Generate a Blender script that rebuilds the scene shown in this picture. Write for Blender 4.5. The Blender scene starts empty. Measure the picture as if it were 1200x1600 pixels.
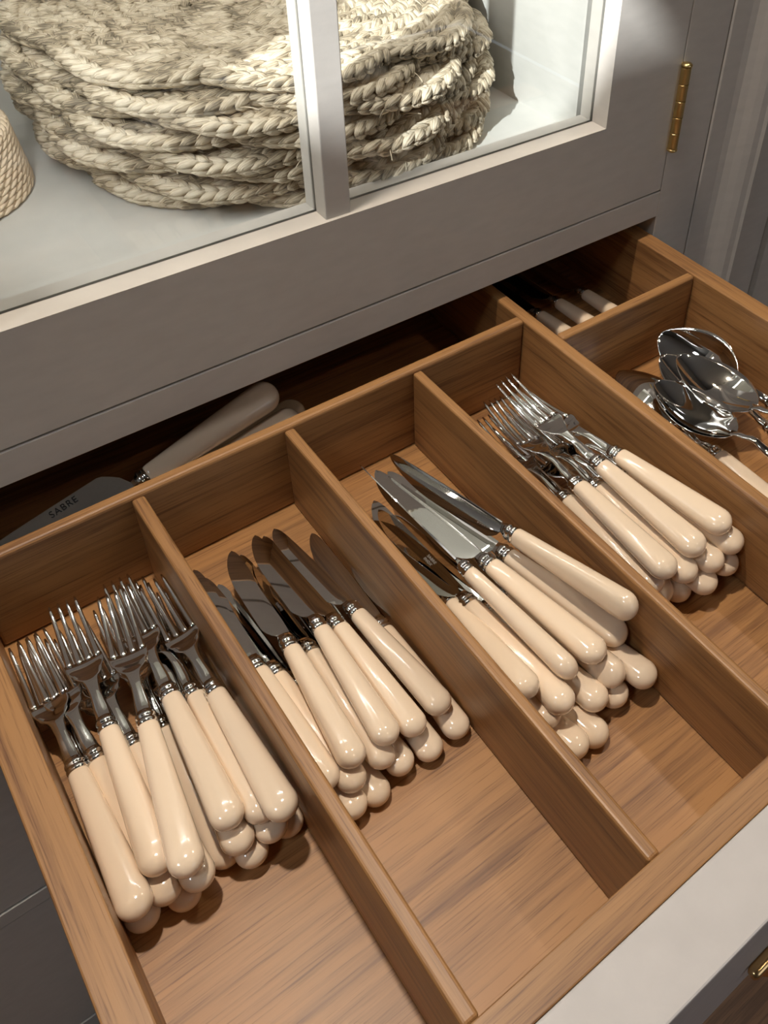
import bpy, bmesh, math, random
import numpy as np
from mathutils import Vector, Matrix
random.seed(7)
rng = np.random.default_rng(7)
S = bpy.context.scene
COL = S.collection

# ------------------------------------------------------------------ camera
cam_d = bpy.data.cameras.new('camera')
cam_d.sensor_fit = 'VERTICAL'; cam_d.sensor_height = 36.0; cam_d.sensor_width = 27.0
cam_d.lens = 1451.5 / 1600 * 36.0
cam_d.shift_x = (600 - 771.89) / 1600; cam_d.shift_y = (564.71 - 800) / 1600
cam_d.clip_start = 0.02; cam_d.clip_end = 60
cam = bpy.data.objects.new('camera', cam_d); COL.objects.link(cam)
TI, YA, RO = 0.6917, 0.6972, 0.0535
fw = Vector((math.sin(YA)*math.cos(TI), math.cos(YA)*math.cos(TI), -math.sin(TI)))
r0 = Vector((math.cos(YA), -math.sin(YA), 0)); u0 = r0.cross(fw)
r2 = r0*math.cos(RO) + u0*math.sin(RO); u2 = r2.cross(fw)
cam.matrix_world = Matrix(((r2.x, u2.x, -fw.x, 0.0425), (r2.y, u2.y, -fw.y, -0.6724), (r2.z, u2.z, -fw.z, 0.5), (0, 0, 0, 1)))
S.camera = cam
# ------------------------------------------------------------------ world, sun, daylight, exposure
w = bpy.data.worlds.new('world'); S.world = w; w.use_nodes = True
w.node_tree.nodes['Background'].inputs[0].default_value = (0.62, 0.78, 1.0, 1)
w.node_tree.nodes['Background'].inputs[1].default_value = 0.8
S.view_settings.view_transform = 'Standard'; S.view_settings.look = 'None'
S.view_settings.gamma = 1.0; S.view_settings.use_curve_mapping = False
S.view_settings.exposure = 0.40
def light(name, kind, loc, energy, color, direction=(0, 0, -1), **kw):
    d = bpy.data.lights.new(name, kind); d.energy = energy; d.color = color
    for k, v in kw.items(): setattr(d, k, v)
    o = bpy.data.objects.new(name, d); COL.objects.link(o); o.location = loc
    o.rotation_euler = Vector(direction).to_track_quat('-Z', 'Y').to_euler()
    return o
SUN = (1.0, 0.5, -0.9)
light('sun', 'SUN', (-4, -3, 5), 7.5, (0.93, 0.97, 1.0), SUN, angle=math.radians(0.9))
# daylight entering by an added rooflight (cool) and by the window in the wall behind
light('added_rooflight_daylight', 'AREA', (-1.09, -0.77, 1.66), 6.5, (0.88, 0.94, 1.0), (0, 0, -1), shape='RECTANGLE', size=0.37, size_y=0.33)
light('window_daylight', 'AREA', (0.9, -2.55, 0.75), 1.4, (0.97, 0.93, 0.88), (0, 1, -0.1), shape='RECTANGLE', size=1.1, size_y=1.1)

# added strips: upright one for handle streaks, shelf one to brighten the interior
light('added_streak_strip', 'AREA', (0.097, -0.088, 0.66), 1.5, (0.95, 0.98, 1.0), (1, 0.75, 0), shape='RECTANGLE', size=0.009, size_y=0.86)
light('added_interior_fill', 'AREA', (0.344, -0.055, 0.612), 0.7, (1.0, 0.97, 0.92), (0, 0.25, -1), shape='RECTANGLE', size=0.46, size_y=0.012)

# ------------------------------------------------------------------ material helpers
def new_mat(name):
    m = bpy.data.materials.new(name); m.use_nodes = True
    nt = m.node_tree; return m, nt, nt.nodes['Principled BSDF']
def N(nt, t, **kw):
    n = nt.nodes.new(t)
    for k, v in kw.items():
        if hasattr(n, k): setattr(n, k, v)
        else: n.inputs[k].default_value = v
    return n
def ramp(nt, stops):
    r = nt.nodes.new('ShaderNodeValToRGB'); e = r.color_ramp.elements
    while len(e) < len(stops): e.new(0.5)
    for k, (p, c) in enumerate(stops): e[k].position = p; e[k].color = (*c, 1)
    return r
def bump(nt, b, height, strength, dist):
    n = N(nt, 'ShaderNodeBump'); n.inputs['Strength'].default_value = strength; n.inputs['Distance'].default_value = dist
    nt.links.new(height, n.inputs['Height']); nt.links.new(n.outputs[0], b.inputs['Normal'])
def paint(name, col, rough=0.45, var=0.04):
    m, nt, b = new_mat(name)
    tc = N(nt, 'ShaderNodeTexCoord'); mp = N(nt, 'ShaderNodeMapping'); mp.inputs['Scale'].default_value = (14, 14, 40)
    nz = N(nt, 'ShaderNodeTexNoise'); nz.inputs['Scale'].default_value = 3; nz.inputs['Detail'].default_value = 6
    nt.links.new(tc.outputs['Object'], mp.inputs[0]); nt.links.new(mp.outputs[0], nz.inputs['Vector'])
    r = ramp(nt, [(0.3, tuple(c*(1-var) for c in col)), (0.7, tuple(min(1, c*(1+var)) for c in col))])
    nt.links.new(nz.outputs[0], r.inputs[0]); nt.links.new(r.outputs[0], b.inputs['Base Color'])
    n2 = N(nt, 'ShaderNodeTexNoise'); n2.inputs['Scale'].default_value = 260; n2.inputs['Detail'].default_value = 3
    nt.links.new(tc.outputs['Object'], n2.inputs['Vector']); bump(nt, b, n2.outputs[0], 0.12, 0.0006)
    b.inputs['Roughness'].default_value = rough
    return m
def oak(name, axis, light_c=(0.365, 0.184, 0.066), dark_c=(0.19, 0.087, 0.033), seed=0.0, rough=0.42):
    m, nt, b = new_mat(name)
    tc = N(nt, 'ShaderNodeTexCoord')
    def mapped(al, ac, off=0.0):
        mp = N(nt, 'ShaderNodeMapping'); s = [ac, ac, ac]; s['xyz'.index(axis)] = al
        mp.inputs['Scale'].default_value = s; mp.inputs['Location'].default_value = (seed+off, seed*1.7+off, seed*0.6)
        nt.links.new(tc.outputs['Object'], mp.inputs[0]); return mp
    L = nt.links.new
    big = N(nt, 'ShaderNodeTexNoise'); big.inputs['Scale'].default_value = 1; big.inputs['Detail'].default_value = 3; L(mapped(3.2, 42).outputs[0], big.inputs['Vector'])
    wv = N(nt, 'ShaderNodeTexNoise'); wv.inputs['Scale'].default_value = 1; wv.inputs['Detail'].default_value = 5; wv.inputs['Distortion'].default_value = 0.7
    L(mapped(5.5, 170, 3).outputs[0], wv.inputs['Vector'])
    fine = N(nt, 'ShaderNodeTexNoise'); fine.inputs['Scale'].default_value = 1; fine.inputs['Detail'].default_value = 4; L(mapped(28, 1100, 5).outputs[0], fine.inputs['Vector'])
    a1 = N(nt, 'ShaderNodeMath', operation='MULTIPLY'); a1.inputs[1].default_value = 0.38; L(big.outputs[0], a1.inputs[0])
    a2 = N(nt, 'ShaderNodeMath', operation='MULTIPLY_ADD'); a2.inputs[1].default_value = 0.42; L(wv.outputs[0], a2.inputs[0]); L(a1.outputs[0], a2.inputs[2])
    a3 = N(nt, 'ShaderNodeMath', operation='MULTIPLY_ADD'); a3.inputs[1].default_value = 0.20; L(fine.outputs[0], a3.inputs[0]); L(a2.outputs[0], a3.inputs[2])
    mid = tuple((p*0.62+q*0.38) for p, q in zip(light_c, dark_c))
    r = ramp(nt, [(0.40, dark_c), (0.48, mid), (0.56, light_c)]); L(a3.outputs[0], r.inputs[0])
    pore = ramp(nt, [(0.33, (0.62, 0.56, 0.50)), (0.42, (1, 1, 1))]); L(fine.outputs[0], pore.inputs[0])
    mx = N(nt, 'ShaderNodeMix', data_type='RGBA', blend_type='MULTIPLY'); mx.inputs[0].default_value = 0.7
    L(r.outputs[0], mx.inputs[6]); L(pore.outputs[0], mx.inputs[7]); L(mx.outputs[2], b.inputs['Base Color'])
    b.inputs['Roughness'].default_value = rough; bump(nt, b, a3.outputs[0], 0.25, 0.0006)
    return m
def plain(name, col, rough=0.5, metal=0.0, **kw):
    m, nt, b = new_mat(name); b.inputs['Base Color'].default_value = (*col, 1)
    b.inputs['Roughness'].default_value = rough; b.inputs['Metallic'].default_value = metal
    for k, v in kw.items(): b.inputs[k.replace('_', ' ')].default_value = v
    return m
def ivory(name, col):
    m, nt, b = new_mat(name)
    oi = N(nt, 'ShaderNodeObjectInfo'); mr = N(nt, 'ShaderNodeMapRange'); mr.inputs[3].default_value = 0.95; mr.inputs[4].default_value = 1.05
    nt.links.new(oi.outputs['Random'], mr.inputs[0])
    mx = N(nt, 'ShaderNodeVectorMath', operation='SCALE'); mx.inputs[0].default_value = col; nt.links.new(mr.outputs[0], mx.inputs['Scale'])
    nt.links.new(mx.outputs[0], b.inputs['Base Color'])
    b.inputs['Roughness'].default_value = 0.11; b.inputs['IOR'].default_value = 1.5
    b.inputs['Coat Weight'].default_value = 0.4; b.inputs['Coat Roughness'].default_value = 0.04
    return m
def glass_mat():
    m = bpy.data.materials.new('thin_glass'); m.use_nodes = True; nt = m.node_tree; nt.nodes.clear()
    out = N(nt, 'ShaderNodeOutputMaterial'); mix = N(nt, 'ShaderNodeMixShader'); tr = N(nt, 'ShaderNodeBsdfTransparent'); tr.inputs[0].default_value = (0.972, 0.978, 0.972, 1)
    gl = N(nt, 'ShaderNodeBsdfGlossy'); gl.inputs['Roughness'].default_value = 0.0; fr = N(nt, 'ShaderNodeFresnel'); ge = N(nt, 'ShaderNodeNewGeometry'); mr = N(nt, 'ShaderNodeMapRange'); mr.inputs[3].default_value = 1.5; mr.inputs[4].default_value = 1/1.5
    nt.links.new(ge.outputs['Backfacing'], mr.inputs[0]); nt.links.new(mr.outputs[0], fr.inputs[0])
    nt.links.new(fr.outputs[0], mix.inputs[0]); nt.links.new(tr.outputs[0], mix.inputs[1]); nt.links.new(gl.outputs[0], mix.inputs[2]); nt.links.new(mix.outputs[0], out.inputs[0])
    return m
def straw(name, c0, c1, lengthscale=9):
    m, nt, b = new_mat(name); L = nt.links.new
    uv = N(nt, 'ShaderNodeUVMap'); mp = N(nt, 'ShaderNodeMapping'); mp.inputs['Scale'].default_value = (1.2, 9, 1); L(uv.outputs[0], mp.inputs[0])
    nz = N(nt, 'ShaderNodeTexNoise'); nz.inputs['Scale'].default_value = 1.0; nz.inputs['Detail'].default_value = 4; L(mp.outputs[0], nz.inputs['Vector'])
    tc = N(nt, 'ShaderNodeTexCoord'); n2 = N(nt, 'ShaderNodeTexNoise'); n2.inputs['Scale'].default_value = 55; L(tc.outputs['Object'], n2.inputs['Vector'])
    ad = N(nt, 'ShaderNodeMath', operation='ADD'); L(nz.outputs[0], ad.inputs[0]); L(n2.outputs[0], ad.inputs[1])
    r = ramp(nt, [(0.40, tuple(c*0.42 for c in c0)), (0.47, c0), (0.58, c1)]);
    hf = N(nt, 'ShaderNodeMath', operation='MULTIPLY'); hf.inputs[1].default_value = 0.5; L(ad.outputs[0], hf.inputs[0]); L(hf.outputs[0], r.inputs[0])
    L(r.outputs[0], b.inputs['Base Color']); b.inputs['Roughness'].default_value = 0.62; bump(nt, b, nz.outputs[0], 0.9, 0.0012)
    return m
M = dict(
    paint=paint('cabinet_paint', (0.545, 0.505, 0.45)), inner=paint('cabinet_interior_paint', (0.54, 0.525, 0.48), 0.5),
    wall=paint('wall_paint', (0.20, 0.185, 0.165), 0.7), ceil=paint('ceiling_paint', (0.36, 0.35, 0.33), 0.8), front=paint('drawer_front_paint', (0.53, 0.505, 0.49), 0.5),
    oak_x=oak('oak_grain_across', 'x'), oak_y=oak('oak_grain_lengthwise', 'y', seed=4.1), oak_y2=oak('oak_divider', 'y', seed=9.3), oak_base=oak('oak_base', 'x', light_c=(0.425, 0.212, 0.076), dark_c=(0.229, 0.107, 0.041), seed=2.2),
    floor=oak('floor_oak', 'x', light_c=(0.27, 0.135, 0.065), dark_c=(0.15, 0.07, 0.035), seed=7),
    ivory=ivory('ivory_resin', (0.85, 0.68, 0.50)), steel=plain('polished_steel', (0.78, 0.765, 0.735), 0.05, 1.0), blade=plain('blade_steel', (0.70, 0.685, 0.66), 0.035, 1.0),
    brass=plain('aged_brass', (0.66, 0.50, 0.22), 0.30, 1.0), brassb=plain('handle_brass', (0.72, 0.47, 0.22), 0.22, 1.0), glass=glass_mat(), seal=plain('glazing_seal', (0.12, 0.13, 0.11), 0.6),
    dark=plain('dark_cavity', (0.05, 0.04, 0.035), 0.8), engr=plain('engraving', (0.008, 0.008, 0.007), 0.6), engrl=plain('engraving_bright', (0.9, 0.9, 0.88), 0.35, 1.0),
    raffia=straw('raffia_braid', (0.50, 0.405, 0.275), (0.74, 0.645, 0.49)), cord=plain('basket_cord', (0.68, 0.54, 0.38), 0.55), gap_shade_lining=plain('basket_gap_shade', (0.20, 0.14, 0.08), 0.8),
    bulb=None)
mb, nt, b = new_mat('lamp_diffuser'); b.inputs['Emission Color'].default_value = (1.0, 0.80, 0.58, 1); b.inputs['Emission Strength'].default_value = 70; M['bulb'] = mb

# ------------------------------------------------------------------ object helpers
def link(name, me, mat, parent=None, smooth=False):
    me.materials.append(M[mat] if isinstance(mat, str) else mat)
    if smooth: me.polygons.foreach_set('use_smooth', [True]*len(me.polygons))
    o = bpy.data.objects.new(name, me); COL.objects.link(o)
    if parent is not None: o.parent = parent
    return o
def box_mesh(name, boxes, bev=0.0, seg=2):
    bm = bmesh.new()
    for (x0, x1, y0, y1, z0, z1) in boxes:
        r = bmesh.ops.create_cube(bm, size=1.0)
        for v in r['verts']: v.co = Vector(((x0+x1)/2+v.co.x*(x1-x0), (y0+y1)/2+v.co.y*(y1-y0), (z0+z1)/2+v.co.z*(z1-z0)))
    if bev > 0: bmesh.ops.bevel(bm, geom=list(bm.edges), offset=bev, segments=seg, profile=0.5, affect='EDGES')
    me = bpy.data.meshes.new(name); bm.to_mesh(me); bm.free(); return me
def box(name, x0, x1, y0, y1, z0, z1, mat, parent=None, bev=0.0, seg=2):
    return link(name, box_mesh(name, [(x0, x1, y0, y1, z0, z1)], bev, seg), mat, parent)
def empty(name, loc=(0, 0, 0)):
    o = bpy.data.objects.new(name, None); COL.objects.link(o); o.location = loc; o.empty_display_size = 0.02; return o
def tag(o, label, cat, group=None):
    o['label'] = label; o['category'] = cat
    if group: o['group'] = group
    return o
def struct(o): o['kind'] = 'structure'; return o
def mesh_np(name, V, F, uv=None):
    me = bpy.data.meshes.new(name); me.from_pydata([tuple(v) for v in V], [], F); me.update()
    if uv is not None:
        l = me.uv_layers.new(name='UVMap'); idx = np.empty(len(me.loops), dtype=np.int32); me.loops.foreach_get('vertex_index', idx)
        l.data.foreach_set('uv', np.asarray(uv, dtype=np.float32)[idx].ravel())
    return me
def loft(name, secs, closed_ends=True):
    """secs: list of rings (n x 3 arrays of equal length)"""
    n = len(secs[0]); V = [p for s in secs for p in s]; F = []
    for i in range(len(secs)-1):
        a, b2 = i*n, (i+1)*n
        for k in range(n): F.append((a+k, a+(k+1) % n, b2+(k+1) % n, b2+k))
    if closed_ends: F.append(tuple(range(n-1, -1, -1))); F.append(tuple((len(secs)-1)*n+k for k in range(n)))
    return V, F
def merge(parts):
    V, F = [], []
    for v, f in parts:
        o = len(V); V += list(v); F += [tuple(i+o for i in q) for q in f]
    return V, F
def fix_normals(me):
    bm = bmesh.new(); bm.from_mesh(me); bmesh.ops.recalc_face_normals(bm, faces=bm.faces); bm.to_mesh(me); bm.free(); return me

# ------------------------------------------------------------------ the room
FZ, CZ = -0.85, 1.62
RX0, RX1, RY0, RY1 = -1.75, 2.3, -2.6, 0.34
# floor boards near the drawer, run along x
fl = struct(box('floor', RX0, RX1, RY0, RY1, FZ-0.04, FZ-0.012, 'dark'))
xs = [RX0, -0.4, 0.95, RX1]
bd = box_mesh('floor_board', [(-0.672, 0.672, -0.0585, 0.0585, -0.006, 0.006)], 0.0012, 1); bd.materials.append(M['floor'])
k = 0; y = RY0
while y < -0.2:
    off = 0.45*(k % 3)
    for q in range(4):
        x = RX0 - 0.675 + off + 1.35*q + 0.3
        if x-0.68 < RX0 or x+0.68 > RX1: continue
        o = bpy.data.objects.new('floor_board', bd); COL.objects.link(o); o.location = (x, y+0.06, FZ-0.006); o.parent = fl
    k += 1; y += 0.12
ch = [( -1.28, -0.90, -0.94, -0.60)]  # added rooflight opening, placed and sized to shape the sun patch
hx0, hx1, hy0, hy1 = ch[0]
struct(link('ceiling', box_mesh('ceiling', [(RX0, hx0, RY0, RY1, CZ, CZ+0.03), (hx1, RX1, RY0, RY1, CZ, CZ+0.03), (hx0, hx1, RY0, hy0, CZ, CZ+0.03), (hx0, hx1, hy1, RY1, CZ, CZ+0.03)]), 'ceil'))
struct(box('wall_left', RX0-0.05, RX0, RY0, RY1, FZ, CZ, 'wall'))
struct(box('wall_right', RX1, RX1+0.05, RY0, RY1, FZ, CZ, 'wall'))
struct(box('wall_back', RX0, RX1, RY1, RY1+0.05, FZ, CZ, 'wall'))
wf = struct(link('wall_front', box_mesh('wall_front', [(RX0, 0.3, RY0-0.05, RY0, FZ, CZ), (1.5, RX1, RY0-0.05, RY0, FZ, CZ), (0.3, 1.5, RY0-0.05, RY0, FZ, 0.15), (0.3, 1.5, RY0-0.05, RY0, 1.35, CZ)]), 'wall'))
wn = struct(link('window_1', box_mesh('window_1', [(0.3, 0.36, RY0-0.04, RY0, 0.15, 1.35), (1.44, 1.5, RY0-0.04, RY0, 0.15, 1.35), (0.87, 0.93, RY0-0.04, RY0, 0.15, 1.35), (0.3, 1.5, RY0-0.04, RY0, 0.15, 0.21), (0.3, 1.5, RY0-0.04, RY0, 1.29, 1.35)]), 'front'))
# recessed ceiling lamps
def lathe(profile, n=24, cx=0, cy=0, cz=0):
    return [[(cx+r*math.cos(2*math.pi*k/n), cy+r*math.sin(2*math.pi*k/n), cz+z) for k in range(n)] for r, z in profile]
LAMPS = [(0.16, -0.175, 46), (1.15, -0.24, 7), (1.0, -1.5, 2.2)]
for i, (lx, ly, le) in enumerate(LAMPS):
    t = tag(empty('ceiling_lamp', (lx, ly, CZ)), ['recessed round ceiling lamp straight above the open drawer', 'recessed round ceiling lamp above the moulded upright', 'recessed round ceiling lamp near the window behind the viewer'][i], 'lamp', 'recessed ceiling lamps')
    V, F = loft('r', lathe([(0.055, -0.001), (0.055, -0.006), (0.042, -0.006), (0.042, -0.002)]), False)
    link('lamp_rim', mesh_np('lamp_rim', V, F), 'ceil', t)
    V, F = loft('d', lathe([(0.041, -0.003), (0.010, -0.004)]), True)
    link('diffuser', mesh_np('diffuser', V, F), 'bulb', t)
    light('ceiling_lamp_light', 'SPOT', (lx, ly, CZ-0.03), le, (1.0, 0.89, 0.77), (0, 0, -1), spot_size=math.radians(130), spot_blend=0.8, shadow_soft_size=0.035)

# ------------------------------------------------------------------ the cabinet
YF = -0.142   # plane of the cabinet face
cab = tag(empty('kitchen_cabinet', (0.344, YF, FZ)), 'greige painted built-in cabinet behind the open drawer', 'cabinet')
cab_in = cab.matrix_world.inverted()
def cbox(name, x0, x1, y0, y1, z0, z1, mat='paint', bev=0.0008, seg=1):
    o = box(name, x0, x1, y0, y1, z0, z1, mat, None, bev, seg); o.parent = cab; o.matrix_parent_inverse = Matrix.Translation((-0.344, -YF, -FZ)); return o
cbox('face_stile', 0.6905, 0.7470, YF, YF+0.03, FZ+0.0, 1.25)
cbox('face_stile', -0.0600, -0.0030, YF, YF+0.03, -0.165, 1.25)
cbox('face_rail', -0.003, 0.6905, YF, YF+0.03, 0.0200, 0.0490)
cbox('face_rail', -0.003, 0.6905, YF, YF+0.03, 1.20, 1.25)
cbox('face_rail', -0.75, 0.6905, YF, YF+0.03, -0.163, -0.138)
cbox('face_rail', -0.75, 0.6905, YF, YF+0.03, -0.503, -0.481)
cbox('face_rail', -0.75, 0.6905, YF, YF+0.03, FZ, -0.803)
for nm, z0, z1 in (('lower_drawer_front', -0.479, -0.165), ('lower_drawer_front', -0.801, -0.505)):
    cbox(nm, -0.75, 0.6885, YF+0.001, YF+0.022, z0, z1, 'paint', 0.0015, 2)
cbox('face_panel', -0.75, -0.062, YF, YF+0.03, -0.136, 1.25)
# carcass around the drawer and around the display part
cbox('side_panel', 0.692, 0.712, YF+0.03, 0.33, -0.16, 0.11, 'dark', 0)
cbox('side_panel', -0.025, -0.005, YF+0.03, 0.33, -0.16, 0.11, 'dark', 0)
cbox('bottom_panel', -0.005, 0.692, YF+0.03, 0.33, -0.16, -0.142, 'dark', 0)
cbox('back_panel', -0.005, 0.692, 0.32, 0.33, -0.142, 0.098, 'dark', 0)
cbox('shelf_base', 0.07, 0.62, YF+0.034, 0.31, 0.100, 0.120, 'inner', 0)
cbox('interior_side', 0.600, 0.620, YF+0.038, 0.31, 0.120, 1.2, 'inner', 0)
cbox('interior_side', 0.070, 0.0878, YF+0.038, 0.31, 0.120, 1.2, 'inner', 0)
cbox('interior_back', 0.0878, 0.600, 0.300, 0.31, 0.120, 1.2, 'inner', 0)
cbox('interior_top', 0.07, 0.62, YF+0.038, 0.31, 1.2, 1.215, 'inner', 0)
cbox('shelf', 0.089, 0.599, YF+0.07, 0.298, 0.62, 0.64, 'inner', 0.001)
# moulded upright beside the cabinet
def profile_upright(name, pts, z0, z1, mat):
    secs = [[(x, y, z) for x, y in pts] for z in (z0, z1)]
    V, F = loft(name, secs, True); return fix_normals(mesh_np(name, V, F))
pl = empty('moulded_upright', (0.82, YF, FZ)); tag(pl, 'tall painted moulded upright to the right of the brass hinge', 'moulding')
def pp(name, pts, mat='paint'):
    o = link(name, profile_upright(name, pts, FZ, CZ, mat), mat); o.parent = pl; o.matrix_parent_inverse = Matrix.Translation((-0.82, -YF, -FZ)); return o
yb = YF+0.03
pp('fillet', [(0.7480, yb), (0.7480, YF), (0.7500, YF-0.001), (0.772, YF-0.002)] + [(0.772+0.040*t, YF-0.002-0.014*math.sin(t*math.pi/2)**2) for t in (0.2, 0.4, 0.6, 0.8, 1.0)] + [(0.816, YF-0.018), (0.816, yb)])
pp('flat_panel', [(0.8165, yb), (0.8165, YF-0.006), (0.880, YF-0.006), (0.882, YF-0.004), (0.882, yb)])
pp('outer_board', [(0.8825, yb), (0.8825, YF-0.012), (1.35, YF-0.012), (1.35, yb)])

# ------------------------------------------------------------------ glazed door
door = tag(empty('cabinet_door', (0.690, YF, 0.051)), 'greige glazed cabinet door with brass hinge above the open drawer', 'door')
DI = Matrix.Translation((-0.690, -YF, -0.051))
def dpart(o): o.parent = door; o.matrix_parent_inverse = DI; return o
ZD, ZS, XL, XR, XO0, XO1 = 0.0512, 0.139, -0.0015, 0.6890, 0.0868, 0.6012
ZT, ZO = 1.195, 1.10
G0, G1, YB = YF+0.0184, YF+0.0214, YF+0.034
def rail(name, x0, x1, z0, z1, cut):
    bx = [(x0, x1, YF, G0, z0, z1), (x0, x1, G1, YB, z0, z1)]
    c = dict(b=(x0, x1, G0, G1, z0, z1-0.004), t=(x0, x1, G0, G1, z0+0.004, z1), r=(x0+0.004, x1, G0, G1, z0, z1), l=(x0, x1-0.004, G0, G1, z0, z1))[cut]
    me = box_mesh(name, bx); me.materials.append(M['paint'])
    o = bpy.data.objects.new(name, me); COL.objects.link(o); dpart(o)
    s = box('groove', *c, 'seal'); s.parent = o
    return o
rail('bottom_rail', XO0, XO1, ZD, ZS, 'b'); rail('top_rail', XO0, XO1, ZO, ZT, 't')
rail('hinge_stile', XO1, XR, ZD, ZT, 'r'); rail('lock_stile', XL, XO0, ZD, ZT, 'l')
# the glazing bar
gb = dpart(link('glazing_bar', box_mesh('gb', [(0.3215, 0.3426, YF+0.003, G0, ZS-0.001, ZO+0.001), (0.3215, 0.3426, G1, YB, ZS-0.001, ZO+0.001)], 0.001, 2), 'paint'))
s = box('groove', 0.3245, 0.3400, G0, G1, ZS-0.001, ZO, 'seal'); s.parent = gb
for x0, x1 in ((XO0-0.003, 0.3242), (0.3403, XO1+0.003)):
    dpart(box('glass_pane', x0, x1, G0+0.0006, G0+0.0021, ZS-0.003, ZO+0.003, 'glass'))
# brass hinge
hx, hy, hz0, hz1, hr = 0.6910, YF-0.0042, 0.0975, 0.1775, 0.0047
hg = dpart(empty('hinge')); hg.location = (0, 0, 0)
zz = [hz0, hz0+0.016, hz0+0.032, hz0+0.048, hz0+0.064, hz1]
for a, b_ in zip(zz[:-1], zz[1:]):
    V, F = loft('k', lathe([(hr-0.0005, a+0.0002), (hr, a+0.0006), (hr, b_-0.0006), (hr-0.0005, b_-0.0002)], 24, hx, hy), True)
    link('hinge_knuckle', mesh_np('hinge_knuckle', V, F), 'brass', hg)
for z, s_ in ((hz1, 1), (hz0, -1)):
    V, F = loft('f', lathe([(hr-0.001, z), (hr+0.0004, z+s_*0.0008), (hr+0.0005, z+s_*0.002), (hr-0.0008, z+s_*0.0034), (0.0012, z+s_*0.0040)], 24, hx, hy), True)
    link('hinge_finial', fix_normals(mesh_np('hinge_finial', V, F)), 'brass', hg, True)
for k in range(5):
    a, b_ = zz[k], zz[k+1]
    link('hinge_leaf', box_mesh('l', [(0.68905, 0.6897, YF-0.003, YF+0.02, a+0.0012, b_-0.0012) if k % 2 else (0.69005, 0.69045, YF-0.003, YF+0.02, a+0.0012, b_-0.0012)]), 'brass', hg)

# ------------------------------------------------------------------ the open drawer
dr = tag(empty('cutlery_drawer', (0.344, -0.30, -0.095)), 'open oak cutlery drawer with dividers and a pale painted front', 'drawer')
RI = Matrix.Translation((-0.344, 0.30, 0.095))
def rp(o): o.parent = dr; o.matrix_parent_inverse = RI; return o
ZF = -0.0853
rp(box('side_board', 0.0, 0.0203, -0.5737, 0.06, -0.094, 0.0, 'oak_y', None, 0.0012, 2))
rp(box('side_board', 0.6686, 0.6878, -0.5737, 0.06, -0.094, 0.0, 'oak_y', None, 0.0012, 2))
rp(box('front_board', 0.0, 0.6878, -0.5917, -0.5739, -0.094, 0.0, 'oak_x', None, 0.0008, 2))
rp(box('back_board', 0.0205, 0.6684, 0.046, 0.06, -0.094, 0.0, 'oak_x', None, 0.0012, 2))
rp(box('base_panel', 0.004, 0.684, -0.573, 0.055, -0.0935, ZF, 'oak_base'))
rp(box('cross_board', 0.0204, 0.4872, -0.1805, -0.1702, ZF+0.0002, 0.0, 'oak_x', None, 0.0028, 3))
rp(box('cross_board', 0.4996, 0.6685, -0.2195, -0.2100, ZF+0.0002, -0.0005, 'oak_x', None, 0.0024, 3))
for x0, x1 in ((0.1285, 0.1380), (0.2480, 0.2566), (0.3670, 0.3756)):
    rp(box('divider', x0, x1, -0.5736, -0.1804, ZF+0.0002, -0.0022, 'oak_y2', None, 0.0022, 3))
rp(box('divider', 0.4874, 0.4995, -0.5736, 0.0458, ZF+0.0002, -0.0003, 'oak_y2', None, 0.0026, 3))
rp(box('painted_front', -0.0015, 0.6885, -0.6294, -0.5920, -0.134, 0.0012, 'front', None, 0.0012, 2))
# brass cup pull on the painted front: a bent strip shell with flared ends
def cup_pull():
    n = 12; parts = []
    xs_ = [0.2880, 0.2884, 0.2900, 0.2930, 0.344, 0.3950, 0.3980, 0.3996, 0.4000]; rr = [.0010, .0026, .0036, .0040, .0042, .0040, .0036, .0026, .0010]
    parts.append(loft('b', [[(x, -0.6334+r*math.cos(2*math.pi*k_/20), -0.0950+r*0.9*math.sin(2*math.pi*k_/20)) for k_ in range(20)] for x, r in zip(xs_, rr)]))
    secs = []
    for i in range(15):
        u = -1 + 2*i/14; sc = max(0.05, 1-u*u)**0.5; x = 0.344 + u*0.042; ring = []
        for k_ in range(n+1):
            a = math.pi*0.5*k_/n; ring.append((x, -0.6300-sc*0.022*math.sin(a), -0.118+sc*0.0235*math.cos(a)))
        for k_ in range(n, -1, -1):
            a = math.pi*0.5*k_/n; ring.append((x, -0.6300-max(0.0, sc*0.022-0.0016)*math.sin(a), -0.118+(sc*0.0235-0.0016)*math.cos(a)))
        secs.append(ring)
    parts.append(loft('p', secs, True)); V, F = merge(parts); return fix_normals(mesh_np('cup_pull', V, F))
rp(link('cup_pull', cup_pull(), 'brassb', None, True))

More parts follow.
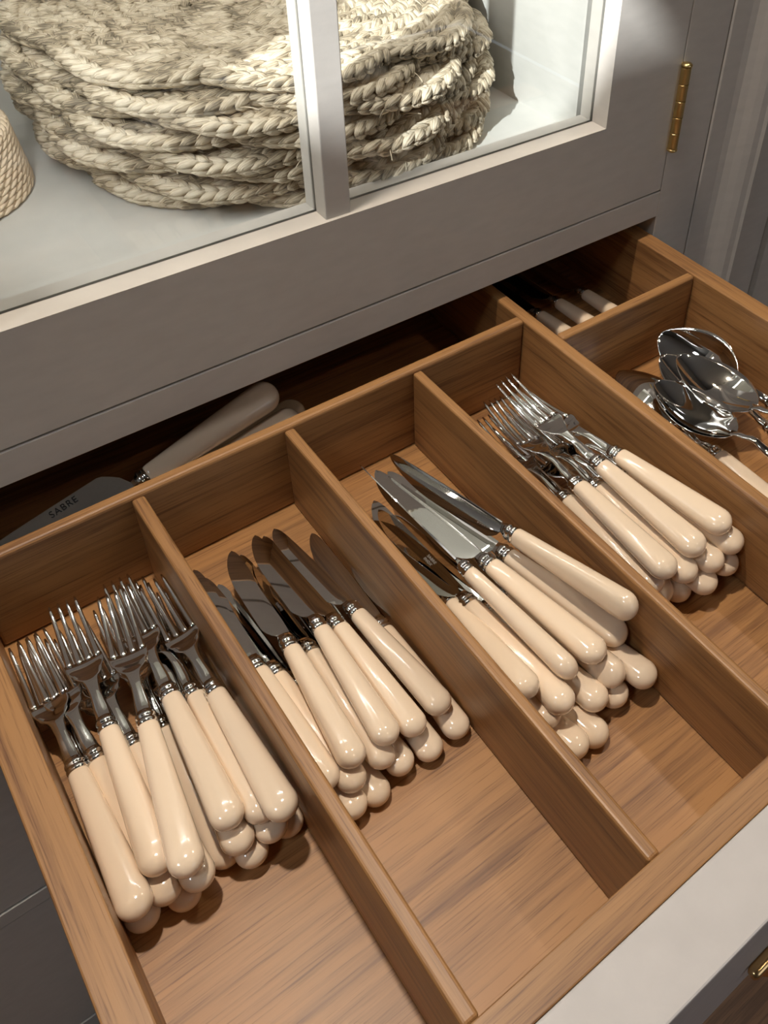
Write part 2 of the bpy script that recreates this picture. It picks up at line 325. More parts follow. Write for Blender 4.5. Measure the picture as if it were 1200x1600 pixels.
# ------------------------------------------------------------------ cutlery
def sring(y, wx, hz, zc=0.0, n=24, p=2.4, x0=0.0, cup=0.0):
    out = []
    for k_ in range(n):
        a = 2*math.pi*k_/n; c, s_ = math.cos(a), math.sin(a)
        x = math.copysign(abs(c)**(2/p), c)*wx; z = math.copysign(abs(s_)**(2/p), s_)*hz
        out.append((x0+x, y, zc+z+(cup*(x/wx)**2 if wx > 0 else 0)))
    return out
def handle_mesh(L, R_, hr_=0.76, r0=0.64):
    """ivory handle: slim at the ferrule (y=0), swelling to a rounded butt at y=-(L+R)"""
    secs = []
    st = [(0.0, r0*0.80), (0.0006, r0*0.90), (0.0018, r0*0.97), (0.004, r0*1.0)]
    for y, f in st: secs.append(sring(-y, R_*f, R_*hr_*(f+0.06)))
    for k_ in range(1, 13):
        t = k_/12; f = r0 + (1-r0)*(t**0.92)
        secs.append(sring(-(0.004+(L-0.004)*t), R_*f, R_*hr_*min(1.0, f+0.06*(1-t))))
    for a in (15, 30, 45, 58, 70, 79, 86):
        a = math.radians(a); secs.append(sring(-(L+R_*0.96*math.sin(a)), R_*math.cos(a), R_*hr_*math.cos(a)**0.85))
    V, F = loft('h', secs, True); return fix_normals(mesh_np('handle', V, F))
def ferrule_mesh(R_, hr_=0.80, r0=0.64, L=0.0095):
    w = R_*r0*0.93
    prof = [(-0.0005, .80), (0.0, 1.0), (0.0012, 1.06), (0.0026, 1.04), (0.0034, .92), (0.0042, .92), (0.0050, 1.02), (0.0064, 1.02), (0.0072, .90), (0.0082, .86), (L, .74)]
    V, F = loft('f', [sring(y, w*f, w*f*hr_, n=20, p=2.2) for y, f in prof], True); return fix_normals(mesh_np('ferrule', V, F))
def lerp(st, y):
    for (a, *va), (b_, *vb) in zip(st[:-1], st[1:]):
        if a <= y <= b_:
            t = (y-a)/(b_-a); t = t*t*(3-2*t); return [p*(1-t)+q*t for p, q in zip(va, vb)]
    return list(st[-1][1:])
def fork_meshes(H=0.107, W=0.0122):
    s_ = H/0.107
    st = [(0.0075, .0050, .0032, 0.0, 0.0), (0.012, .0046, .0019, .0003, 0), (0.028, .0034, .0014, .0018, 0), (0.038, .0042, .0011, .0012, .0), (0.046, .0090, .0009, -.0014, .0012), (0.053, W*.98, .0008, -.0034, .0022), (0.060, W, .0008, -.0042, .0022)]
    ys = [0.0075, 0.009, 0.012, 0.016, 0.022, 0.028, 0.033, 0.037, 0.040, 0.0425, 0.045, 0.0475, 0.050, 0.0525, 0.0555, 0.0585]
    secs = []
    for y in ys:
        w_, t_, z_, c_ = lerp(st, y); secs.append(sring(y*s_, w_, t_, z_, 24, 2.6, 0.0, c_))
    V, F = loft('n', secs, True); neck = fix_normals(mesh_np('fork_head', V, F))
    tines = []
    for k_ in range(4):
        xr = (-0.75+0.5*k_)*W*1.02; xt = (-0.75+0.5*k_)*W*0.92; sec = []
        for j in range(13):
            t = j/12; y = 0.0565+(0.107-0.0565)*t
            zc = -.0040 + .0022*(xr/W)**2*(1-t) + .0068*t**1.5 - .0016*math.sin(t*math.pi)
            w_ = (0.0022*(1-t)+0.00115*t) * (1.0 if t < 0.99 else 0.55); h_ = (.0009+.0003*math.sin(t*math.pi))*(1 if t < 0.99 else 0.6)
            sec.append(sring(y*s_, w_, h_, zc, 10, 2.3, xr*(1-t)+xt*t))
        v, f = loft('t', sec, True); tines.append(fix_normals(mesh_np('tine', v, f)))
    return neck, tines
def blade_mesh(Lb, W, th=0.0017):
    """table knife blade lying flat: spine on +x, edge on -x, rounded tip"""
    secs = []
    n = 44; y0 = 0.0085
    # bolster
    for y, wx, hz in ((0.0080, .0050, .0036), (0.0105, .0045, .0026), (0.0125, .0040, .0016)):
        secs.append([(wx, y, -hz*.5), (wx, y, hz*.5), (0.0, y, hz), (-wx, y, hz*.5), (-wx, y, -hz*.5), (0.0, y, -hz)])
    for k_ in range(n+1):
        t = k_/n; y = 0.0130+(Lb-0.0130)*t
        sp = 0.0046+0.0008*math.sin(t*3.0)
        ed = -(0.0046 + (W-0.0092)*min(1, (t/0.10))**0.6*(0.94+0.06*math.sin(t*2.6)))
        m_ = 0.0012
        if t > 0.86: q = (t-0.86)/0.14; sp = m_+(sp-m_)*math.sqrt(max(0.0, 1-q**2))
        if t > 0.55: q = (t-0.55)/0.45; ed = m_+(ed-m_)*(max(0.0, 1-q**2.1))**0.72
        mid = (sp*0.75+ed*0.25); h = th*0.5*(1-0.45*t)
        secs.append([(sp, y, -h*.8), (sp, y, h*.8), (mid, y, h), (ed, y, 0.00012), (ed, y, -0.00012), (mid, y, -h)])
    V, F = loft('b', secs, True); return fix_normals(mesh_np('blade', V, F))
def spoon_meshes(Lb=0.085, W=0.0285, ns=0.040):
    """bowl as a thin shell, neck as a loft"""
    nu, nv = 16, 26; y0 = ns+0.004
    V, F = [], []
    for side in (1, -1):
        for j in range(nv+1):
            t = j/nv; prof = (math.sin(math.pi*min(1, t)**0.86))**0.62 if 0 < t < 1 else 0.0
            w_ = W*prof; w_ = max(w_, 0.0022 if t < .5 else 0.0002); y = y0+Lb*t
            zr = -.0015+.006*(t-0.2)**2
            for i in range(nu+1):
                u = -1+2*i/nu; dep = 0.0125*(math.sin(math.pi*t**0.92))**1.0 if 0 < t < 1 else 0
                V.append((w_*u, y, zr - dep*(1-u*u) + (0.0005 if side > 0 else -0.0005)))
    n1 = (nu+1)*(nv+1)
    for j in range(nv):
        for i in range(nu):
            a = j*(nu+1)+i; q = (a, a+1, a+nu+2, a+nu+1); F.append(q); F.append(tuple(n1+x for x in reversed(q)))
    for j in range(nv):
        for i in (0, nu):
            a = j*(nu+1)+i; b_ = a+nu+1; F.append((a, b_, n1+b_, n1+a) if i == 0 else (b_, a, n1+a, n1+b_))
    for i in range(nu):
        F.append((i, n1+i, n1+i+1, i+1)); a = nv*(nu+1)+i; F.append((a, a+1, n1+a+1, n1+a))
    bowl = fix_normals(mesh_np('bowl', V, F))
    secs = []
    st = [(0.0075, .0050, .0034, 0, 0), (0.012, .0044, .0024, .0008, 0), (ns*.7, .0032, .0017, .0045, 0), (ns, .0036, .0013, .0014, 0), (ns+0.009, .0040, .0008, -.0022, 0)]
    for k_ in range(14):
        y = 0.0075+(ns+0.009-0.0075)*k_/13; w_, t_, z_, c_ = lerp(st, y); secs.append(sring(y, w_, t_, z_, 16, 2.4))
    v, f = loft('n', secs, True); neck = fix_normals(mesh_np('neck', v, f))
    return bowl, neck
def text_mesh(s_, size):
    cu = bpy.data.curves.new('t', 'FONT'); cu.body = s_; cu.size = size; cu.extrude = 0.00006; cu.align_x = 'CENTER'; cu.space_character = 1.15
    o = bpy.data.objects.new('t', cu); COL.objects.link(o); dg = bpy.context.evaluated_depsgraph_get()
    me = bpy.data.meshes.new_from_object(o.evaluated_get(dg)); bpy.data.objects.remove(o); return me
def part(name, me, mat, parent, smooth=True, rand=True):
    if not me.materials: me.materials.append(M[mat])
    if smooth: me.polygons.foreach_set('use_smooth', [True]*len(me.polygons))
    o = bpy.data.objects.new(name, me); COL.objects.link(o); o.parent = parent; return o
CELLR = {1: .0101, 2: .0096, 3: .0107, 4: .0112}
CELLL = {1: .0885, 2: .0860, 3: .0930, 4: .0930, 5: .0930}
MESH = {}
for c in (1, 2, 3, 4):
    MESH[c] = dict(h=handle_mesh(CELLL[c], CELLR[c]), f=ferrule_mesh(CELLR[c]))
    for k_ in ('h', 'f'): pass
FK = {1: fork_meshes(0.107, 0.0120), 4: fork_meshes(0.118, 0.0126)}
BL = {2: blade_mesh(0.106, 0.0162), 3: blade_mesh(0.127, 0.0205)}
SP = spoon_meshes()
def smoothby(me, ang=35):
    me.polygons.foreach_set('use_smooth', [True]*len(me.polygons))
    bm = bmesh.new(); bm.from_mesh(me)
    for e in bm.edges: e.smooth = not (len(e.link_faces) == 2 and e.calc_face_angle(0) > math.radians(ang))
    bm.to_mesh(me); bm.free()
for me in BL.values(): smoothby(me, 12)
def frame(A, B, roll=0.0):
    """matrix: +y from butt B to ferrule A, z up, then rolled about y"""
    A, B = Vector(A), Vector(B); y = (A-B).normalized(); x = y.cross(Vector((0, 0, 1))).normalized(); z = x.cross(y)
    m = Matrix(((x.x, y.x, z.x, 0), (x.y, y.y, z.y, 0), (x.z, y.z, z.z, 0), (0, 0, 0, 1)))
    return m @ Matrix.Rotation(math.radians(roll), 4, 'Y')
def cutlery(kind, c, A, B, roll, label, group, pitch=0):
    cm = c if c in MESH else 4
    L = CELLL[c]; A, B = Vector(A), Vector(B); u = (A-B).normalized(); mid = (A+B)/2; O = mid+u*(L/2)
    nm = {'fork': 'table_fork', 'knife': 'table_knife', 'spoon': 'table_spoon'}[kind]
    e = empty(nm); e.matrix_world = Matrix.Translation(O) @ frame(A, B, roll)
    tag(e, label, kind, group)
    PM = Matrix.Translation((0, .008, 0)) @ Matrix.Rotation(math.radians(pitch), 4, 'X') @ Matrix.Translation((0, -.008, 0))
    part('handle', MESH[cm]['h'], 'ivory', e); part('ferrule', MESH[cm]['f'], 'steel', e)
    if kind == 'fork':
        nk, ti = FK[c if c in FK else 4]; hd = [part('fork_head', nk, 'steel', e)]
        for t in ti: hd.append(part('tine', t, 'steel', e))
        for o in hd: o.matrix_local = PM
    elif kind == 'knife': o = part('blade', BL[c if c in BL else 3], 'blade', e, False); o.matrix_local = PM
    else:
        part('bowl', SP[0], 'steel', e); part('neck', SP[1], 'steel', e)
    return e
#PILE
PILE = [
    ('fork', 1, (0.0311, -0.3192, -0.0535), (0.0301, -0.4085, -0.0547), -4, 'ivory-handled fork lying against the left drawer side, leftmost of all on top', 'forks in the far left compartment', 0),
    ('fork', 1, (0.0551, -0.3082, -0.0477), (0.0484, -0.3965, -0.0487), 0, 'ivory-handled fork second from the left drawer side on top of the far left pile', 'forks in the far left compartment', 0),
    ('fork', 1, (0.0749, -0.3235, -0.0408), (0.0608, -0.4109, -0.0404), 0, 'ivory-handled fork third from the left side, long white reflection on its handle', 'forks in the far left compartment', 0),
    ('fork', 1, (0.094, -0.3116, -0.0446), (0.0897, -0.4, -0.043), 0, 'ivory-handled fork fourth from the left drawer side, its handle highest in the far left pile', 'forks in the far left compartment', 0),
    ('fork', 1, (0.1071, -0.3165, -0.0496), (0.1072, -0.4049, -0.0494), 10, 'ivory-handled fork second from the first divider, small round glint on its handle', 'forks in the far left compartment', 0),
    ('fork', 1, (0.117, -0.3291, -0.0409), (0.116, -0.4158, -0.0373), -8, 'darker ivory-handled fork on the top layer, right against the first divider', 'forks in the far left compartment', 0),
    ('fork', 1, (0.0335, -0.3168, -0.0683), (0.0308, -0.4089, -0.0748), 0, 'bottom-layer fork showing its butt under the leftmost fork by the left drawer side', 'forks in the far left compartment', 0),
    ('fork', 1, (0.0425, -0.3157, -0.0562), (0.0461, -0.409, -0.064), 0, 'lower fork whose butt shows between the first and second top forks beside the drawer side', 'forks in the far left compartment', -2),
    ('fork', 1, (0.0631, -0.3215, -0.0536), (0.0634, -0.416, -0.0593), 0, 'lower fork whose butt shows under the handle with the long white reflection', 'forks in the far left compartment', -3),
    ('fork', 1, (0.0985, -0.319, -0.0556), (0.0896, -0.41, -0.0589), 12, 'lower fork whose butt shows just right of the highest handle in the far left pile', 'forks in the far left compartment', 0),
    ('fork', 1, (0.0842, -0.3122, -0.0704), (0.0814, -0.4046, -0.077), 0, 'lower fork with its butt directly below the highest handle of the far left pile', 'forks in the far left compartment', 0),
    ('fork', 1, (0.1112, -0.3227, -0.0598), (0.1086, -0.4132, -0.0628), 0, 'lower fork whose butt shows under the second fork from the first divider', 'forks in the far left compartment', 0),
    ('fork', 1, (0.1238, -0.3203, -0.0722), (0.1192, -0.411, -0.0753), 0, 'bottom-layer fork tucked against the foot of the first divider in the far left compartment', 'forks in the far left compartment', 0),
    ('fork', 1, (0.0912, -0.3244, -0.0713), (0.0944, -0.414, -0.0734), 0, 'bottom-layer fork lowest under the middle right of the far left pile', 'forks in the far left compartment', 0),
    ('fork', 1, (0.0558, -0.3194, -0.0707), (0.0537, -0.4117, -0.0777), 0, 'bottom-layer fork barely showing its butt near the middle of the far left pile', 'forks in the far left compartment', 0),
    ('knife', 2, (0.1482, -0.323, -0.0519), (0.1473, -0.409, -0.0538), 10, 'ivory-handled knife half hidden behind the first divider, leftmost in its compartment', 'knives in the second compartment', -5),
    ('knife', 2, (0.1572, -0.3305, -0.0569), (0.1607, -0.4171, -0.0602), 12, 'ivory-handled knife second from the first divider, its blade tip farthest left', 'knives in the second compartment', -5),
    ('knife', 2, (0.1717, -0.3241, -0.047), (0.1655, -0.4092, -0.0474), 14, 'ivory-handled knife with a bright white window reflection near its butt, second compartment', 'knives in the second compartment', -6),
    ('knife', 2, (0.1843, -0.3281, -0.0573), (0.1831, -0.4152, -0.0616), 26, 'lower knife showing only a slim handle between two top handles of the second compartment', 'knives in the second compartment', -5),
    ('knife', 2, (0.1946, -0.3232, -0.0454), (0.1901, -0.4094, -0.0484), 16, 'ivory-handled knife in the middle of the top layer of the second compartment', 'knives in the second compartment', -7),
    ('knife', 2, (0.2075, -0.325, -0.0515), (0.2089, -0.412, -0.0556), 18, 'ivory-handled knife second from the second divider on top of its pile', 'knives in the second compartment', -6),
    ('knife', 2, (0.2236, -0.321, -0.0541), (0.2315, -0.4082, -0.059), 8, 'ivory-handled knife on top beside the second divider, rightmost of its pile', 'knives in the second compartment', -6),
    ('knife', 2, (0.2375, -0.3338, -0.0703), (0.2371, -0.4215, -0.0756), 6, 'bottom-layer knife whose butt rests at the foot of the second divider', 'knives in the second compartment', -3),
    ('knife', 2, (0.2146, -0.3365, -0.0723), (0.2142, -0.4226, -0.0754), 0, 'bottom-layer knife with a glint on its butt, second from the foot of the second divider', 'knives in the second compartment', -3),
    ('knife', 2, (0.1922, -0.3354, -0.0724), (0.1935, -0.4184, -0.0736), 0, 'bottom-layer knife with a small butt showing in the middle of the second compartment', 'knives in the second compartment', -3),
    ('knife', 2, (0.1659, -0.3427, -0.0725), (0.1718, -0.4221, -0.078), 0, 'bottom-layer knife whose butt reaches farthest forward in the second compartment', 'knives in the second compartment', 0),
    ('knife', 2, (0.1513, -0.3434, -0.0725), (0.1551, -0.4221, -0.0728), 0, 'bottom-layer knife whose butt is half cut off by the first divider', 'knives in the second compartment', 0),
    ('knife', 3, (0.2835, -0.3568, -0.0567), (0.2744, -0.4375, -0.0358), 12, 'ivory-handled knife mostly hidden behind the second divider, upper left of the third compartment', 'knives in the third compartment', -7),
    ('knife', 3, (0.2906, -0.3616, -0.0512), (0.292, -0.4614, -0.0484), 2, 'long ivory-handled knife with a curved white gleam on its butt and an engraved flat blade', 'knives in the third compartment', -1),
    ('knife', 3, (0.298, -0.3509, -0.0332), (0.3063, -0.4471, -0.0391), -117, 'ivory-handled knife turned on its edge, its thin blade spine up, third compartment', 'knives in the third compartment', 0),
    ('knife', 3, (0.3158, -0.3533, -0.0363), (0.3296, -0.4479, -0.0403), 4, 'ivory-handled knife with a broad flat blade on top in the middle of the third compartment', 'knives in the third compartment', -2),
    ('knife', 3, (0.3349, -0.349, -0.044), (0.3563, -0.4439, -0.0496), -14, 'ivory-handled knife just under the topmost one beside the third divider', 'knives in the third compartment', -5),
    ('knife', 3, (0.3376, -0.3548, -0.0199), (0.3566, -0.4442, -0.0158), -78, 'ivory-handled knife lying highest against the third divider with its blade on edge', 'knives in the third compartment', 0),
    ('knife', 3, (0.3409, -0.38, -0.0641), (0.3565, -0.4724, -0.0629), 0, 'lower knife whose rounded butt is farthest right in the third compartment', 'knives in the third compartment', 0),
    ('knife', 3, (0.3258, -0.3683, -0.0571), (0.3365, -0.4608, -0.0563), -50, 'lower knife whose butt shows right below the broad flat-bladed knife handle', 'knives in the third compartment', -3),
    ('knife', 3, (0.3053, -0.3725, -0.0663), (0.3186, -0.4636, -0.064), 0, 'lower knife whose butt shows below the handle turned on its edge', 'knives in the third compartment', 0),
    ('knife', 3, (0.2918, -0.3901, -0.0725), (0.3071, -0.4751, -0.0775), 0, 'bottom-layer knife whose butt lies farthest forward in the third compartment', 'knives in the third compartment', 0),
    ('knife', 3, (0.2749, -0.39, -0.0729), (0.2893, -0.474, -0.0726), 0, 'bottom-layer knife with its butt half hidden behind the second divider, third compartment', 'knives in the third compartment', 0),
    ('knife', 3, (0.3211, -0.3754, -0.0723), (0.3362, -0.4667, -0.0735), 0, 'bottom-layer knife barely visible in the shade under the third compartment pile', 'knives in the third compartment', 0),
    ('knife', 3, (0.2804, -0.3675, -0.0662), (0.283, -0.4523, -0.0596), 0, 'lower knife whose pale handle edge shows along the second divider, third compartment', 'knives in the third compartment', 0),
    ('fork', 4, (0.4579, -0.3376, -0.0236), (0.4696, -0.4292, -0.0235), -6, 'ivory-handled fork on top beside the fourth divider, rightmost handle of its pile', 'forks in the fourth compartment', -5),
    ('fork', 4, (0.4393, -0.3353, -0.0244), (0.4439, -0.4302, -0.0305), -6, 'ivory-handled fork on top with its whole tined head in view, fourth compartment', 'forks in the fourth compartment', 0),
    ('fork', 4, (0.4168, -0.3375, -0.0332), (0.4131, -0.4292, -0.0321), 8, 'ivory-handled fork on top nearest the third divider, steel neck bent to the left', 'forks in the fourth compartment', 0),
    ('fork', 4, (0.4353, -0.3412, -0.0432), (0.4334, -0.435, -0.0474), 0, 'lower fork whose handle shows between the two left top handles of the fourth compartment', 'forks in the fourth compartment', -4),
    ('fork', 4, (0.4096, -0.3341, -0.0479), (0.4071, -0.4256, -0.0482), 0, 'ivory-handled fork partly hidden behind the third divider, fourth compartment', 'forks in the fourth compartment', -4),
    ('fork', 4, (0.4631, -0.3469, -0.0357), (0.4759, -0.4416, -0.0394), 0, 'lower fork whose butt shows under the rightmost handle by the fourth divider', 'forks in the fourth compartment', -4),
    ('fork', 4, (0.4475, -0.3464, -0.0449), (0.4571, -0.4402, -0.0479), 0, 'lower fork whose butt shows under the fork with the fully visible tined head', 'forks in the fourth compartment', 0),
    ('fork', 4, (0.4565, -0.3505, -0.0584), (0.4739, -0.4434, -0.061), 0, 'bottom-layer fork whose small butt is nearest the foot of the fourth divider', 'forks in the fourth compartment', 0),
    ('fork', 4, (0.4155, -0.3395, -0.0681), (0.4364, -0.4346, -0.0747), 0, 'bottom-layer fork whose butt lies farthest forward in the fourth compartment', 'forks in the fourth compartment', 0),
    ('fork', 4, (0.4351, -0.3503, -0.056), (0.4492, -0.4461, -0.0631), 0, 'bottom-layer fork in shade under the middle butts of the fourth compartment', 'forks in the fourth compartment', 0),
    ('fork', 4, (0.4049, -0.3347, -0.0578), (0.4179, -0.4317, -0.0655), 0, 'bottom-layer fork half hidden by the third divider, butt beside the foremost one', 'forks in the fourth compartment', 0),
]
for args in PILE: cutlery(*args)

def laid(kind, c, tip, back, total, roll, label, group):
    """place by the head's tip and a point behind it on the axis"""
    tip, back = Vector(tip), Vector(back); u = (tip-back).normalized(); A = tip-u*total; L = CELLL.get(c, .093)
    return cutlery(kind, c, A, A-u*L, roll, label, group)
SG = 'spoons in the right compartment'
laid('spoon', 5, (.5526, -.2840, -.032), (.5655, -.3800, -.034), .130, 4, 'front table spoon, bowl facing up nearest the fourth divider', SG)
laid('spoon', 5, (.5905, -.2740, -.027), (.6035, -.3620, -.033), .130, 0, 'second table spoon, bowl facing up behind the front one', SG)
laid('spoon', 5, (.6020, -.2560, -.050), (.6080, -.3400, -.050), .122, 0, 'table spoon lying low, its bowl half covered by the second spoon', SG)
laid('spoon', 5, (.6150, -.2400, -.040), (.6290, -.3300, -.045), .122, -38, 'rearmost table spoon tilted up against the right drawer side', SG)
laid('spoon', 5, (.5640, -.2400, -.058), (.5610, -.3300, -.062), .122, 180, 'table spoon turned bowl down at the left of the spoon pile', SG)
laid('spoon', 5, (.5330, -.2800, -.066), (.5420, -.3700, -.066), .122, 0, 'table spoon under the front one, its ferrule showing by the fourth divider', SG)
BG = 'knives in the right rear compartment'
for (fx, fy, bx_, lb) in ((.5745, -.112, .580, 'knife handle nearest the fourth divider in the dark right rear compartment'), (.6045, -.106, .612, 'middle knife handle in the dark right rear compartment'), (.6390, -.110, .645, 'knife handle nearest the right drawer side in the dark rear compartment')):
    cutlery('knife', 3, (fx, fy, ZF+.0095), (bx_, fy-.085, ZF+.0085), 0, lb, BG)
CG = 'large knives in the rear compartment'
CELLR[6] = .0135; CELLL[6] = .108; MESH[6] = dict(h=handle_mesh(.108, .0135), f=ferrule_mesh(.0135)); BL[6] = blade_mesh(.165, .026, .0022); smoothby(BL[6], 12)
c1 = cutlery('knife', 6, (.1585, -.1325, -.034), (.2545, -.1215, -.018), 142, 'large ivory-handled knife on top in the rear compartment, engraved blade', CG, -4)
cutlery('knife', 6, (.1680, -.1400, -.054), (.2660, -.1350, -.042), 180, 'large ivory-handled knife nearest the cross board in the rear compartment', CG)
cutlery('knife', 6, (.1800, -.1200, -.066), (.2830, -.1120, -.056), 0, 'large ivory-handled knife hindmost under the top one in the rear compartment', CG)
cutlery('knife', 6, (.1900, -.1380, -.0745), (.2930, -.1290, -.0715), 180, 'large ivory-handled knife lowest in the rear compartment, only its butt end visible', CG)
def engrave(root, lines, size, y, x, mat, rz=90, flip=0, pitch=0):
    PM = Matrix.Translation((0, .008, 0)) @ Matrix.Rotation(math.radians(pitch), 4, 'X') @ Matrix.Translation((0, -.008, 0))
    for k_, s_ in enumerate(lines):
        me = text_mesh(s_, size); o = part('engraving', me, mat, root, False)
        o.matrix_local = PM @ Matrix.Rotation(math.radians(flip), 4, 'Y') @ Matrix.Translation((x-k_*size*1.1, y, .00115)) @ Matrix.Rotation(math.radians(rz), 4, 'Z')
engrave(c1, ['SABRE'], .0070, .060, .0140, 'engr', -90, 180, -4)
kn = [o for o in COL.objects if o.type == 'EMPTY' and 'engraved flat blade' in o.get('label', '')][0]
engrave(kn, ['SABRE', 'INOX'], .0032, .050, .001, 'engrl', -90, 0, -1)
k2 = [o for o in COL.objects if o.type == 'EMPTY' and 'lower knife showing only a slim handle' in o.get('label', '')][0]
engrave(k2, ['SABRE'], .0026, .046, -.001, 'engrl', -90, 0, -5)


# ------------------------------------------------------------------ braided round placemats
def petal_template(n=6, m=4):
    V, UV = [(-0.5, 0, 0)], [(0, .5)]
    for j in range(1, m):
        t = j/m; r = math.sin(math.pi*t)**0.6
        for k_ in range(n):
            a = 2*math.pi*k_/n; V.append((t-0.5, 0.5*r*math.cos(a), 0.5*r*math.sin(a))); UV.append((t, k_/n*2 if k_ <= n/2 else 2-k_/n*2))
    V.append((0.5, 0, 0)); UV.append((1, .5)); F = []
    for k_ in range(n):
        F.append((0, 1+(k_+1) % n, 1+k_)); e = len(V)-1; F.append((e, 1+(m-2)*n+k_, 1+(m-2)*n+(k_+1) % n))
    for j in range(m-2):
        for k_ in range(n):
            a = 1+j*n+k_; b_ = 1+j*n+(k_+1) % n; F.append((a, b_, b_+n)); F.append((a, b_+n, a+n))
    return np.array(V), np.array(F), np.array(UV)
PT = petal_template()
def petals(name, P, D, U, size):
    """P centres, D length directions, U normals, size (l,w,h) arrays -> one mesh"""
    V0, F0, UV0 = PT; n = len(P)
    D = D/np.linalg.norm(D, axis=1)[:, None]; X = np.cross(U, D); X /= np.linalg.norm(X, axis=1)[:, None]; Z = np.cross(D, X)
    V = P[:, None] + D[:, None]*(V0[None, :, 0:1]*size[:, None, 0:1]) + X[:, None]*(V0[None, :, 1:2]*size[:, None, 1:2]) + Z[:, None]*(V0[None, :, 2:3]*size[:, None, 2:3])
    F = F0[None] + (np.arange(n)*len(V0))[:, None, None]
    uv = UV0[None] + rng.uniform(0, 40, (n, 1, 2))
    V = V.reshape(-1, 3); F = F.reshape(-1, 3); uv = uv.reshape(-1, 2)
    me = bpy.data.meshes.new(name); me.vertices.add(len(V)); me.vertices.foreach_set('co', V.astype(np.float32).ravel())
    me.loops.add(F.size); me.loops.foreach_set('vertex_index', F.astype(np.int32).ravel()); me.polygons.add(len(F)); me.polygons.foreach_set('loop_start', np.arange(0, F.size, 3, dtype=np.int32))
    me.update(calc_edges=True); l = me.uv_layers.new(name='UVMap'); l.data.foreach_set('uv', uv[F.ravel()].astype(np.float32).ravel())
    me.polygons.foreach_set('use_smooth', [True]*len(F)); me.validate(); return me
LOBES = 8
def scallop(th, inset=0.0):
    ph = (th+math.pi/LOBES) % (2*math.pi/LOBES) - math.pi/LOBES
    a, b_ = 0.112, 0.092
    r = a*np.cos(ph) + np.sqrt(np.maximum(b_*b_ - (a*np.sin(ph))**2, 1e-6))
    mean = 0.193; k_ = max(0.0, 1-inset/0.09)
    return mean + (r-mean)*k_ - inset
def mat_mesh(name, rows, thick=0.0135, pitch=0.0135):
    P, D, U, Sz = [], [], [], []
    for row in range(rows):
        ins = 0.0065+row*pitch
        r_est = 0.193-ins
        if r_est < 0.01: break
        n = max(6, int(2*math.pi*r_est/0.0100)); th = (np.arange(n)+rng.uniform(0, 1))/n*2*math.pi
        s_ = 1 if row % 2 == 0 else 1
        for sgn in (1, -1):
            tt = th + (0.5*2*math.pi/n if sgn < 0 else 0); r = scallop(tt, ins) + sgn*0.0030
            r1 = scallop(tt+0.004, ins)+sgn*0.0030
            p = np.stack([r*np.cos(tt), r*np.sin(tt)], 1); p1 = np.stack([r1*np.cos(tt+0.004), r1*np.sin(tt+0.004)], 1)
            tan = p1-p; tan /= np.linalg.norm(tan, axis=1)[:, None]; nor = np.stack([tan[:, 1], -tan[:, 0]], 1)
            ang = np.radians(30+rng.normal(0, 5, n))[:, None]
            d = tan*np.cos(ang) - sgn*nor*np.sin(ang)
            wob = 0.0013*np.sin(tt*9+row)+rng.normal(0, 0.0005, n)
            for lay in ((1, -1) if row < 2 else (1,)):
                P.append(np.concatenate([p, (thick*0.5+lay*thick*0.20+wob)[:, None]], 1))
                D.append(np.concatenate([d, (0.16*np.ones(n)*lay)[:, None]], 1)); U.append(np.tile((0, 0, 1.0), (n, 1)) + np.concatenate([-sgn*0.25*nor*0, np.zeros((n, 1))], 1))
                Sz.append(np.stack([rng.normal(0.0235, .0016, n), rng.normal(0.0098, .0009, n), rng.normal(0.0068, .0006, n)], 1))
    return petals(name, np.concatenate(P), np.concatenate(D), np.concatenate(U), np.concatenate(Sz))
def mat_core(name, inset, z0, z1):
    n = 96; th = np.arange(n)/n*2*math.pi; r = scallop(th, inset)
    ring = [[(r[k_]*math.cos(th[k_]), r[k_]*math.sin(th[k_]), z) for k_ in range(n)] for z in (z0, z1)]
    V, F = loft('c', ring, True); return fix_normals(mesh_np(name, V, F, np.array(V)[:, :2]*60))
top_me = mat_mesh('braid', 14); ring_me = [mat_mesh('braid', 5), mat_mesh('braid', 4)]
core_me = mat_core('backing', 0.012, 0.002, 0.0085)
for me in [top_me, core_me]+ring_me: me.materials.append(M['raffia'])
MCX, MCY = 0.399, 0.094
MATS = [  # dx, dy, rotation, tilt x, tilt y  (bottom to top)
    (0.000, 0.004, -12, 0, 0), (-0.004, 0.000, 3, .3, .2), (-0.010, 0.010, -20, -.2, .4), (-0.002, -0.002, 5, .4, -.3),
    (-0.012, 0.008, -8, 0, .3), (-0.002, 0.004, 12, -.5, .2), (-0.008, 0.016, -2, .2, -.4), (0.000, 0.022, -14, 0, 0.3)]
MLAB = ['bottom mat of the stack, lying flat on the cabinet base', 'second mat from the bottom of the braided stack', 'third mat from the bottom of the braided stack', 'fourth mat up in the braided stack behind glass',
        'middle mat of the braided placemat stack', 'third mat from the top with loose straw ends', 'second braided placemat from the top, peeking out under the topmost', 'topmost braided placemat, its whole round face in view']
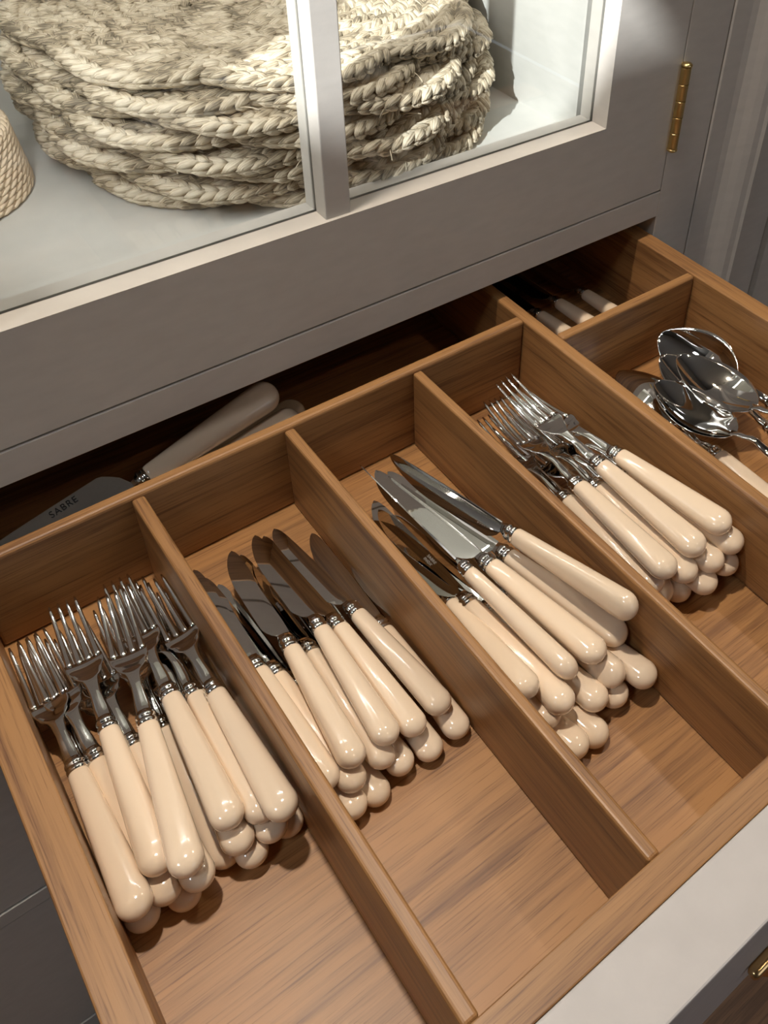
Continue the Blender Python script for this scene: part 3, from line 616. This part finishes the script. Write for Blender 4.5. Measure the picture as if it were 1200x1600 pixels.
for i, (dx, dy, ro, tx, ty) in enumerate(MATS):
    z = 0.1203+i*0.0127
    e = empty('woven_placemat', (MCX+dx, MCY+dy, z)); e.rotation_euler = (math.radians(tx), math.radians(ty), math.radians(ro))
    tag(e, 'scalloped raffia '+MLAB[i] if 'placemat' not in MLAB[i] else MLAB[i]+', scalloped raffia', 'placemat', 'stack of braided placemats')
    o = part('braid', top_me if i == len(MATS)-1 else ring_me[i % 2], 'raffia', e); o['kind'] = 'stuff'
    part('backing', core_me, 'raffia', e, False)
    if i in (3, 4, 5, 6):
        for k_ in range(3):
            a = -math.pi/2+random.uniform(-.9, .8)-math.radians(ro); r = 0.196; p0 = Vector((r*math.cos(a), r*math.sin(a), .008)); d = Vector((random.uniform(-1, 1), -0.6, random.uniform(-.1, .6))).normalized()*random.uniform(.012, .024)
            d.rotate(Matrix.Rotation(-math.radians(ro), 3, 'Z')); sec = []
            for j in range(5):
                c_ = p0+d*(j/4)+Vector((0, 0, -.004*(j/4)**2)); s2 = d.cross(Vector((0, 0, 1))).normalized()*0.0005
                sec.append([tuple(c_+s2), tuple(c_+Vector((0, 0, .0005))), tuple(c_-s2), tuple(c_-Vector((0, 0, .0005)))])
            V, F = loft('s', sec, True); part('loose_straw', mesh_np('loose_straw', V, F, np.zeros((len(V), 2))), 'raffia', e)

# ------------------------------------------------------------------ small woven basket
bk = tag(empty('woven_basket', (0.098, 0.095, 0.1203)), 'small round basket of twisted pale cord beside the placemat stack', 'basket')
P, D, U, Sz = [], [], [], []
rows = 11
for r_ in range(rows):
    t = r_/(rows-1); z = 0.003+0.0045*r_; R_ = 0.0775-0.006*t
    n = 46
    th = (np.arange(n)+0.5*(r_ % 2))/n*2*math.pi
    for s_ in (1, -1):
        tt = th+(0.5 if s_ < 0 else 0)*2*math.pi/n
        rad = np.stack([np.cos(tt), np.sin(tt), 0*tt], 1); tan = np.stack([-np.sin(tt), np.cos(tt), 0*tt], 1)
        P.append(rad*(R_+0.0007*s_)+np.array((0, 0, 1))*(z)); D.append(tan+np.array((0, 0, .38))+rad*0.05*s_); U.append(rad)
        Sz.append(np.tile((0.0150, 0.0034, 0.0050), (n, 1)))
V_ = petals('weave', np.concatenate(P), np.concatenate(D), np.concatenate(U), np.concatenate(Sz)); o = part('weave', V_, 'cord', bk); o['kind'] = 'stuff'
sec = lathe([(0.0765, 0.0006), (0.0705, 0.046), (0.0685, 0.046), (0.0745, 0.004), (0.001, 0.004)], 48)
V, F = loft('l', sec, False); part('gap_shade_lining', fix_normals(mesh_np('gap_shade_lining', V, F, np.zeros((len(V), 2)))), 'gap_shade_lining', bk)  # inner shell, darkened so its colour carries the shade between the cords
n = 60; th = np.arange(n)/n*2*math.pi; rad = np.stack([np.cos(th), np.sin(th), 0*th], 1); tan = np.stack([-np.sin(th), np.cos(th), 0*th], 1)
me = petals('rim', rad*0.0705+np.array((0, 0, .050)), tan+np.array((0, 0, 1.))*0.25-rad*0.35, np.tile((0, 0, 1.), (n, 1)), np.tile((.0140, .0055, .0058), (n, 1)))
part('rim', me, 'cord', bk)
